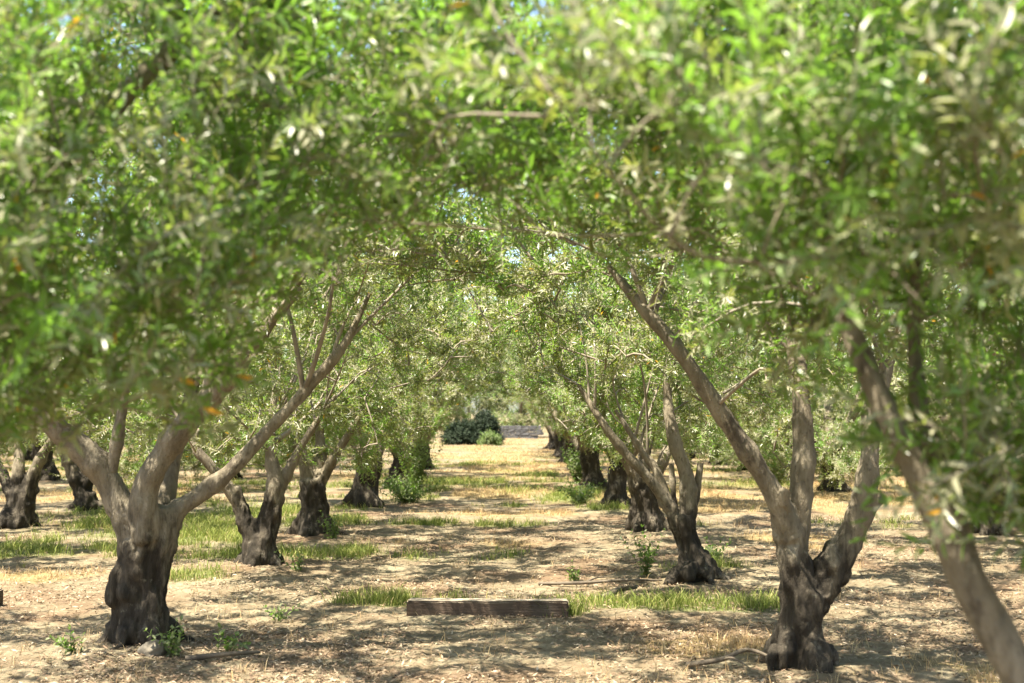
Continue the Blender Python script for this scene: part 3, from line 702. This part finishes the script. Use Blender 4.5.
# ------------------------------------------------------------------ ground
GRASS = [(-4.5, 17.5, 2.1, 2.8), (-3.6, 13.6, 0.7, 0.5), (-5.8, 22, 2.4, 3.4), (-1.7, 15.9, 1.8, 0.75), (-1.2, 20.3, 1.4, 0.7), (1.4, 11.7, 1.15, 0.5), (-6.0, 16.2, 1.6, 0.9), (-3.0, 20.5, 0.9, 1.3), (1.3, 27, 0.8, 2.2), (-0.2, 25, 1.2, 0.7),
         (-1.0, 12.0, 0.5, 0.3), (-1.95, 28, 0.6, 3.0), (-0.6, 32, 1.8, 0.8), (1.6, 23, 0.9, 0.8), (0.4, 11.2, 0.35, 0.2), (-0.5, 43, 1.6, 1.4), (0.8, 36, 0.9, 1.5), (-6.6, 12.6, 0.8, 0.8), (2.15, 14.5, 0.5, 0.4), (6.5, 21, 1.2, 0.8)]
DRY = [(2.9, 8.7, 1.1, 0.7), (4.3, 27, 3.2, 4.5), (-5.6, 19.8, 1.5, 0.9), (-0.5, 50, 2.2, 22), (-0.6, 72, 4.0, 10), (3.8, 17.5, 1.0, 1.2), (-0.6, 27.5, 1.6, 1.6), (-0.4, 22.5, 1.5, 0.8), (-1.0, 17.4, 1.4, 0.6), (1.3, 9.6, 0.8, 0.5), (-8, 27, 3, 3), (8, 30, 4, 6), (-5.2, 14.0, 0.8, 0.6)]
def mask(P, x, y, seed):
    m = np.zeros_like(x)
    for cx, cy, rx, ry in P: m = np.maximum(m, np.exp(-(((x - cx) / rx) ** 2 + ((y - cy) / ry) ** 2) * 1.1))
    p = np.stack([x, y * 0.6, np.zeros_like(x)], -1)
    n = fbm(p * 1.25, seed, 3) * 1.3
    return np.clip(sstep(0.16, 0.78, m * (0.8 + 1.15 * n) + 0.10 * n), 0, 1)
def g_green(x, y):
    p = np.stack([x, y, np.zeros_like(x)], -1)
    far = sstep(0.20, 0.5, fbm(p * np.array([0.35, 0.6, 1]), 71, 3)) * sstep(16, 24, y) * 0.6
    return np.maximum(mask(GRASS, x, y, 31), far)
def g_dry(x, y):
    p = np.stack([x, y, np.zeros_like(x)], -1)
    far = sstep(-0.05, 0.3, fbm(p * np.array([0.3, 0.5, 1]), 77, 3)) * sstep(22, 40, y) * 0.8
    return np.maximum(mask(DRY, x, y, 37), far)
TRUNKS = [(o.location.x, o.location.y) for o in COL.objects if o.parent is None and o.get('category') == 'olive tree' and o.location.y < 32 and abs(o.location.x) < 9]
def height(x, y):
    p = np.stack([x, y, np.zeros_like(x)], -1)
    h = 0.045 * fbm(p * 0.55, 5, 2) + 0.026 * fbm(p * 3.1, 8, 3)
    for tx, ty in TRUNKS: h = h + 0.05 * np.exp(-((x - tx) ** 2 + (y - ty) ** 2) / 0.5)
    return h - 0.03
def axis_lines(lo, hi, step, far_lo, far_hi, g=1.12):
    a = list(np.arange(lo, hi, step)); s = step; v = a[-1]
    while v < far_hi: s *= g; v += s; a.append(v)
    s = step; v = lo; pre = []
    while v > far_lo: s *= g; v -= s; pre.append(v)
    return np.array(pre[::-1] + a)
gx = axis_lines(-6, 6, 0.045, -600, 600, 1.06); gy = axis_lines(6.5, 15, 0.045, -300, 1200, 1.02)
X, Y = np.meshgrid(gx, gy); x, y = X.ravel(), Y.ravel()
z = height(x, y)
z += np.where((y < 18) & (abs(x) < 7), 0.014 * fbm(np.stack([x, y, 0 * x], -1) * 12, 3, 2), 0)
nx, ny = len(gx), len(gy); i = (np.arange(ny - 1)[:, None] * nx + np.arange(nx - 1)[None, :])
Q = np.stack([i, i + 1, i + nx + 1, i + nx], -1).reshape(-1, 4)
gm = mesh_quads('ground', np.stack([x, y, z], -1), Q, M_GROUND, smooth=True)
for nm, fn in (('grass', g_green), ('dry', g_dry)):
    a = gm.attributes.new(nm, 'FLOAT', 'POINT'); a.data.foreach_set('value', fn(x, y).astype(np.float32))
tag(link('ground', gm), kind='structure')

# grass blades
def blades(name, fn, n_try, hmin, hmax, width, mat, seed, ymax, floor=0.0, label=None):
    g = np.random.default_rng(seed)
    y = 7.2 + (ymax - 7.2) * g.random(n_try) ** 1.4
    hw = 0.42 * y + 0.6
    x = g.uniform(-1, 1, n_try) * hw
    # tufts: half of the blades gather round a shared root
    m = fn(x, y) * (0.35 + 0.65 * sstep(-0.15, 0.35, fbm(np.stack([x * 2.6, y * 2.6, 0 * x], -1), seed + 60, 2))); ok = g.random(n_try) < np.maximum(m ** 1.5, floor)
    x, y = x[ok], y[ok]; k = 5; x = np.repeat(x, k) + g.normal(0, 0.035, len(x) * k); y = np.repeat(y, k) + g.normal(0, 0.035, len(y) * k)
    for tx, ty in TRUNKS:
        q = (x - tx) ** 2 + (y - ty) ** 2 > 0.06; x, y = x[q], y[q]
    n = len(x); zz = height(x, y) - 0.01
    h = g.uniform(hmin, hmax, n) * (0.6 + 0.6 * g.random(n)); a = g.uniform(0, 6.28, n); w = width * (0.7 + 0.6 * g.random(n)) * (1 + np.clip(y - 12, 0, 70) * 0.045)
    le = g.uniform(0.15, 0.9, n) * h; la = g.uniform(0, 6.28, n)
    B = np.stack([x, y, zz], -1); S = np.stack([np.cos(a), np.sin(a), 0 * a], -1) * w[:, None] / 2
    Lv = np.stack([np.cos(la) * le, np.sin(la) * le, 0 * a], -1); up = np.stack([0 * h, 0 * h, h], -1)
    M = B + up * 0.6 + Lv * 0.35; Tp = B + up * 0.95 + Lv
    V = np.stack([B - S, B + S, M + S * 0.7, M - S * 0.7, Tp + S * 0.12, Tp - S * 0.12], 1).reshape(-1, 3)
    b = (np.arange(n) * 6)[:, None]
    Q = np.concatenate([b + np.array([[0, 1, 2, 3]]), b + np.array([[3, 2, 4, 5]])], 1).reshape(-1, 4)
    t = np.clip(g.normal(0.48, 0.27, n), 0, 1)
    o = link(name, mesh_quads(name, V, Q, mat, np.repeat(t, 6)))
    tag(o, label, 'grass', None, 'stuff'); return o
blades('grass', g_green, 420000, 0.03, 0.16, 0.007, M_GRASS, 1, 45, label='green grass growing in patches between the olive trees')
blades('dry_grass', g_dry, 190000, 0.03, 0.12, 0.005, M_DRY, 2, 84, 0.02, label='dry straw coloured grass scattered over the soil')

# leaf litter
g = np.random.default_rng(8); n = 150000
y = 7.2 + 15 * g.random(n) ** 1.5; x = g.uniform(-1, 1, n) * (0.42 * y + 0.5)
p = np.stack([x, y, 0 * x], -1); ok = g.random(n) < 0.25 + 0.75 * sstep(-0.2, 0.35, fbm(p * 0.9, 55, 3)); x, y = x[ok], y[ok]; n = len(x)
a = g.uniform(0, 6.28, n); ln = g.uniform(0.025, 0.06, n); wd = ln * g.uniform(0.16, 0.30, n)
B = np.stack([x, y, height(x, y) + 0.006 + 0.012 * g.random(n)], -1); D = np.stack([np.cos(a), np.sin(a), g.normal(0, 0.25, n)], -1); S = np.stack([-np.sin(a), np.cos(a), g.normal(0, 0.35, n)], -1)
V = np.stack([B - D * ln[:, None] / 2, B + S * wd[:, None] / 2, B + D * ln[:, None] / 2, B - S * wd[:, None] / 2], 1).reshape(-1, 3)
Q = np.arange(n * 4).reshape(-1, 4)
tag(link('leaf_litter', mesh_quads('leaf_litter', V, Q, M_LITTER, np.repeat(np.clip(g.beta(1.3, 2.0, n), 0, 1), 4))), 'fallen dead olive leaves scattered over the bare soil', 'leaf litter', None, 'stuff')

# ------------------------------------------------------------------ timber beams
def timber(label, loc, size, rot, seed):
    import bmesh
    bm = bmesh.new(); bmesh.ops.create_cube(bm, size=1)
    for v in bm.verts: v.co = Vector((v.co.x * size[0], v.co.y * size[1], v.co.z * size[2] + size[2] / 2))
    bmesh.ops.bevel(bm, geom=list(bm.edges), offset=0.012, segments=2, affect='EDGES')
    bmesh.ops.subdivide_edges(bm, edges=[e for e in bm.edges if abs((e.verts[0].co - e.verts[1].co).x) > size[0] * 0.5], cuts=40)
    co = np.array([v.co[:] for v in bm.verts]); nz = fbm(co * np.array([3, 20, 20]) + seed, seed, 3); n2 = fbm(co * np.array([9, 30, 30]) + seed, seed + 3, 2)
    bm.normal_update()
    for k, v in enumerate(bm.verts): v.co += v.normal * (nz[k] * 0.012 + n2[k] * 0.006)
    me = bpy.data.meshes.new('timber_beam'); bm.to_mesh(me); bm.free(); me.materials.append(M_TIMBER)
    o = link('timber_beam', me, None, loc); o.rotation_euler = (0, 0, rot)
    return tag(o, label, 'timber beam')
def gz(x, y): return float(height(np.array([x]), np.array([y]))[0])
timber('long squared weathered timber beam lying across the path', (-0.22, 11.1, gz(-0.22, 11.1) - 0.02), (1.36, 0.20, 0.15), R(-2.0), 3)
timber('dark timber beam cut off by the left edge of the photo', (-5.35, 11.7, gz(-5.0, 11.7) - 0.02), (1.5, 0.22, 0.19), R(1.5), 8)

# ------------------------------------------------------------------ weeds, suckers, sticks, stones
def weed(label, x, y, h, spread, stems, lsize, wsize, seed, name='weed', cat='weed', group=None, pairs=9):
    g = np.random.default_rng(seed)
    base = np.stack([g.normal(0, spread * 0.22, stems), g.normal(0, spread * 0.22, stems), np.zeros(stems)], -1)
    ax = np.stack([g.normal(0, spread, stems), g.normal(0, spread, stems), np.full(stems, h)], -1); nr = np.linalg.norm(ax, axis=1)
    L = nr * g.uniform(0.6, 1.05, stems); ax /= nr[:, None]
    V, Q, ti, lines = leaves_on(g, base, ax, L, pairs, g.uniform(0.5, 0.95, stems), lsize, wsize, g.normal(0, 0.15, stems))
    root = bpy.data.objects.new(name, None); COL.objects.link(root); root.location = (x, y, gz(x, y)); tag(root, label, cat, group)
    link('leaves', mesh_quads('leaves', V, Q, M_WEED, np.where(ti > 1.2, 0.9, ti)), root)
    link('stem', mesh_quads('stem', *thin_tubes(lines, 0.004, 0.0015), M_WEED, np.full(len(lines) * 12, 0.5)), root)
    return root
weed('tall upright leafy weed beside the slender olive tree', 1.36, 13.6, 0.50, 0.10, 12, 0.055, 0.028, 1, pairs=8)
weed('low spreading weed just right of the slender olive trunk', 2.25, 14.9, 0.26, 0.16, 16, 0.05, 0.028, 2, pairs=6)
weed('small lone weed behind the right end of the timber beam', 0.62, 13.4, 0.17, 0.08, 7, 0.045, 0.025, 3, pairs=4)
weed('tiny weed in the shade left of the timber beam', -1.95, 10.9, 0.15, 0.07, 6, 0.045, 0.025, 4, pairs=4)
weed('ragged weed growing against the stout front left trunk', -2.36, 9.12, 0.24, 0.12, 10, 0.042, 0.022, 5, pairs=6)
weed('bright weed beside the stick by the front left trunk', -2.05, 9.35, 0.16, 0.10, 8, 0.05, 0.028, 6, pairs=4)
weed('weed left of the stout front left trunk', -3.05, 9.15, 0.17, 0.10, 8, 0.045, 0.022, 7, pairs=5)
weed('shaded weed near the foot of the two stemmed olive', -2.3, 14.0, 0.20, 0.10, 9, 0.045, 0.022, 8, pairs=5)
weed('leafy weed by the knotty third trunk of the left row', -2.45, 17.6, 0.35, 0.14, 14, 0.05, 0.025, 13, pairs=7)
G_S = 'green shoots beside the left row'
weed('tall thicket of bright green shoots beside the left row of trunks', -2.15, 28.4, 1.35, 0.28, 46, 0.085, 0.030, 9, 'sucker_bush', 'shoots', G_S, 16)
weed('broad low clump of pale green shoots in front of the tall thicket', -2.0, 25.2, 0.55, 0.42, 60, 0.075, 0.032, 10, 'sucker_bush', 'shoots', G_S, 9)
weed('clump of shoots between the right row trunks far along the path', 1.55, 31.5, 0.9, 0.30, 40, 0.085, 0.032, 11, 'sucker_bush', 'shoots', None, 12)
weed('low leafy shoots at the foot of the right row, near the thick trunk', 1.25, 24.6, 0.45, 0.30, 40, 0.07, 0.030, 12, 'sucker_bush', 'shoots', None, 8)

def stick(label, pts, r, seed, side=None):
    P = np.array(pts, float); c = P.mean(0); z0 = gz(c[0], c[1])
    parts = [tube(*spline(P - [c[0], c[1], 0] + [0, 0, r * 0.8], np.linspace(r, r * 0.5, len(P)), 0.05), 8, 0.25, seed)]
    if side: parts.append(tube(*spline(np.array(side, float) - [c[0], c[1], 0] + [0, 0, r * 0.8], [r * 0.55, r * 0.4, r * 0.2], 0.05), 6, 0.2, seed + 1))
    return tag(link('fallen_branch', mesh_quads('fallen_branch', *join(parts), M_STICK, smooth=True), None, (c[0], c[1], z0)), label, 'branch')
stick('short dead branch on the grass right of the timber beam', [(0.80, 11.95, 0.0), (0.98, 12.1, 0.06), (1.14, 12.2, 0.07)], 0.035, 1, [(0.98, 12.1, 0.06), (1.02, 12.0, 0.1), (1.1, 11.9, 0.12)])
stick('pale stick lying right of the front left trunk', [(-2.25, 9.0, 0.0), (-2.0, 9.05, 0.02), (-1.78, 9.2, 0.01)], 0.022, 2)
stick('long thin dead branch on the shaded soil before the slender olive', [(0.25, 13.2, 0), (0.7, 13.05, 0.03), (1.1, 13.1, 0.05), (1.5, 13.3, 0.02)], 0.020, 3, [(0.7, 13.05, 0.03), (0.85, 13.3, 0.05), (1.05, 13.5, 0.03)])
stick('crooked dead branch at the left foot of the front right olive', [(1.15, 8.75, 0.0), (1.38, 8.68, 0.05), (1.55, 8.75, 0.10), (1.72, 8.7, 0.05)], 0.020, 4, [(1.38, 8.68, 0.05), (1.42, 8.5, 0.09), (1.5, 8.4, 0.05)])

def stone(label, x, y, size, seed, group=None):
    import bmesh
    bm = bmesh.new(); bmesh.ops.create_icosphere(bm, subdivisions=4, radius=1)
    co = np.array([v.co[:] for v in bm.verts]); n = fbm(co * 1.3 + seed, seed, 3); n2 = fbm(co * 5 + seed, seed, 2)
    for k, v in enumerate(bm.verts): v.co = Vector(co[k] * (1 + 0.35 * n[k] + 0.06 * n2[k]) * np.array(size))
    for f in bm.faces: f.smooth = True
    me = bpy.data.meshes.new('stone'); bm.to_mesh(me); bm.free(); me.materials.append(M_STONE)
    return tag(link('stone', me, None, (x, y, gz(x, y) + size[2] * 0.3)), label, 'stone', group)
stone('pale stone lodged at the foot of the stout front left trunk', -2.5, 9.12, (0.10, 0.08, 0.07), 3)

# ------------------------------------------------------------------ far end of the path
def bush(label, x, y, r, h, mat, seed, n, lsize, wsize, tint):
    g = np.random.default_rng(seed)
    root = bpy.data.objects.new('bush', None); COL.objects.link(root); root.location = (x, y, gz(x, y)); tag(root, label, 'bush')
    v = g.normal(size=(n, 3)); v /= np.linalg.norm(v, axis=1, keepdims=True); v[:, 2] = np.abs(v[:, 2])
    lump = 0.75 + 0.35 * fbm(v * 2.2, seed, 3)
    b = v * (g.random(n) ** 0.4 * lump)[:, None] * np.array([r, r * 0.8, h]) * 0.9
    ax = v + g.normal(0, 0.5, (n, 3)); ax /= np.linalg.norm(ax, axis=1, keepdims=True)
    V, Q, ti, lines = leaves_on(g, b, ax, g.uniform(0.25, 0.5, n), 7, g.uniform(*tint, n), lsize, wsize, g.normal(0, 0.15, n))
    link('leaves', mesh_quads('leaves', V, Q, mat, np.where(ti > 1.2, 0.5, ti)), root)
    stems = [tube(*spline([(0, 0, 0), q * [0.4, 0.4, 0.45], q], [0.04, 0.03, 0.01], 0.2), 5) for q in b[:14]]
    link('stem', mesh_quads('stem', *join(stems), M_TWIG), root)
bush('tall dark evergreen bush at the far end of the path', -1.6, 70.0, 1.05, 2.5, M_BUSH, 1, 1500, 0.10, 0.045, (0.2, 0.7))
bush('lower dark evergreen bush left of the tall one at the path end', -2.9, 69.5, 1.2, 1.6, M_BUSH, 2, 1400, 0.10, 0.045, (0.2, 0.7))
bush('small pale green bush in front of the dark bushes at the path end', -1.25, 67.5, 0.5, 0.7, M_WEED, 3, 420, 0.09, 0.04, (0.4, 0.9))
def wall(x0, x1, y, h, seed):
    g = np.random.default_rng(seed); parts = []
    root_x = (x0 + x1) / 2; zz = 0.0; row = 0
    V0 = np.array([[a, b, c] for a in (-.5, .5) for b in (-.5, .5) for c in (-.5, .5)], float)
    F0 = np.array([[0, 1, 3, 2], [4, 6, 7, 5], [0, 4, 5, 1], [2, 3, 7, 6], [0, 2, 6, 4], [1, 5, 7, 3]])
    while zz < h:
        hh = g.uniform(0.16, 0.26); xx = x0 - root_x + g.uniform(-0.3, 0)
        while xx < x1 - root_x:
            w = g.uniform(0.25, 0.6)
            parts.append((V0 * [w - 0.02, 0.45 + g.uniform(-0.06, 0.06), hh - 0.02] + g.normal(0, 0.012, (8, 3)) + [xx + w / 2, 0, zz + hh / 2], F0)); xx += w
        zz += hh; row += 1
    tag(link('stone_wall', mesh_quads('stone_wall', *join(parts), M_WALL), None, (root_x, y, gz(root_x, y) - 0.05)), 'low grey stone wall across the far end of the path', 'wall')
wall(-0.9, 1.5, 86.0, 0.8, 4)

# ------------------------------------------------------------------ light, sky, camera
EL, AZ = R(67), R(-126)                    # sun high, to the left and a little behind the camera
w = bpy.data.worlds.new('World'); SC.world = w; w.use_nodes = True
nt = w.node_tree; nt.nodes.clear()
sky = nt.nodes.new('ShaderNodeTexSky'); sky.sky_type = 'NISHITA'; sky.sun_disc = False; sky.sun_elevation = EL; sky.sun_rotation = AZ; sky.dust_density = 1.5
bg = nt.nodes.new('ShaderNodeBackground'); bg.inputs['Strength'].default_value = 0.092
ow = nt.nodes.new('ShaderNodeOutputWorld'); nt.links.new(sky.outputs[0], bg.inputs[0]); nt.links.new(bg.outputs[0], ow.inputs[0])
sd = Vector((math.sin(AZ) * math.cos(EL), math.cos(AZ) * math.cos(EL), math.sin(EL)))
ld = bpy.data.lights.new('sun', 'SUN'); ld.energy = 5.0; ld.angle = R(0.53); ld.color = (1.0, 0.935, 0.80)
lo = bpy.data.objects.new('sun', ld); COL.objects.link(lo); lo.location = (10, 20, 30); lo.rotation_euler = (-sd).to_track_quat('-Z', 'Y').to_euler()

cd = bpy.data.cameras.new('camera'); cam = bpy.data.objects.new('camera', cd); COL.objects.link(cam); SC.camera = cam
cd.sensor_width = 36; cd.lens = 36 * 1300 / 1024; cd.clip_end = 2000; cd.clip_start = 0.05
cam.location = (0, 0, CAM_Z); cam.rotation_euler = (R(90) + math.atan((412 - 341.5) / 1300), 0, math.atan((510 - 512) / 1300) * -1)
cd.dof.use_dof = True; cd.dof.focus_distance = 12.5; cd.dof.aperture_fstop = 2.4; cd.dof.aperture_blades = 0

v = SC.view_settings; v.view_transform = 'Standard'; v.look = 'None'; v.gamma = 1; v.exposure = 2.12; v.use_curve_mapping = False
SC.render.engine = 'CYCLES'; c = SC.cycles
c.max_bounces = 7; c.diffuse_bounces = 5; c.glossy_bounces = 2; c.transmission_bounces = 5; c.transparent_max_bounces = 4
c.caustics_reflective = False; c.caustics_refractive = False; c.sample_clamp_indirect = 6
c.use_denoising = True; c.denoiser = 'OPENIMAGEDENOISE'
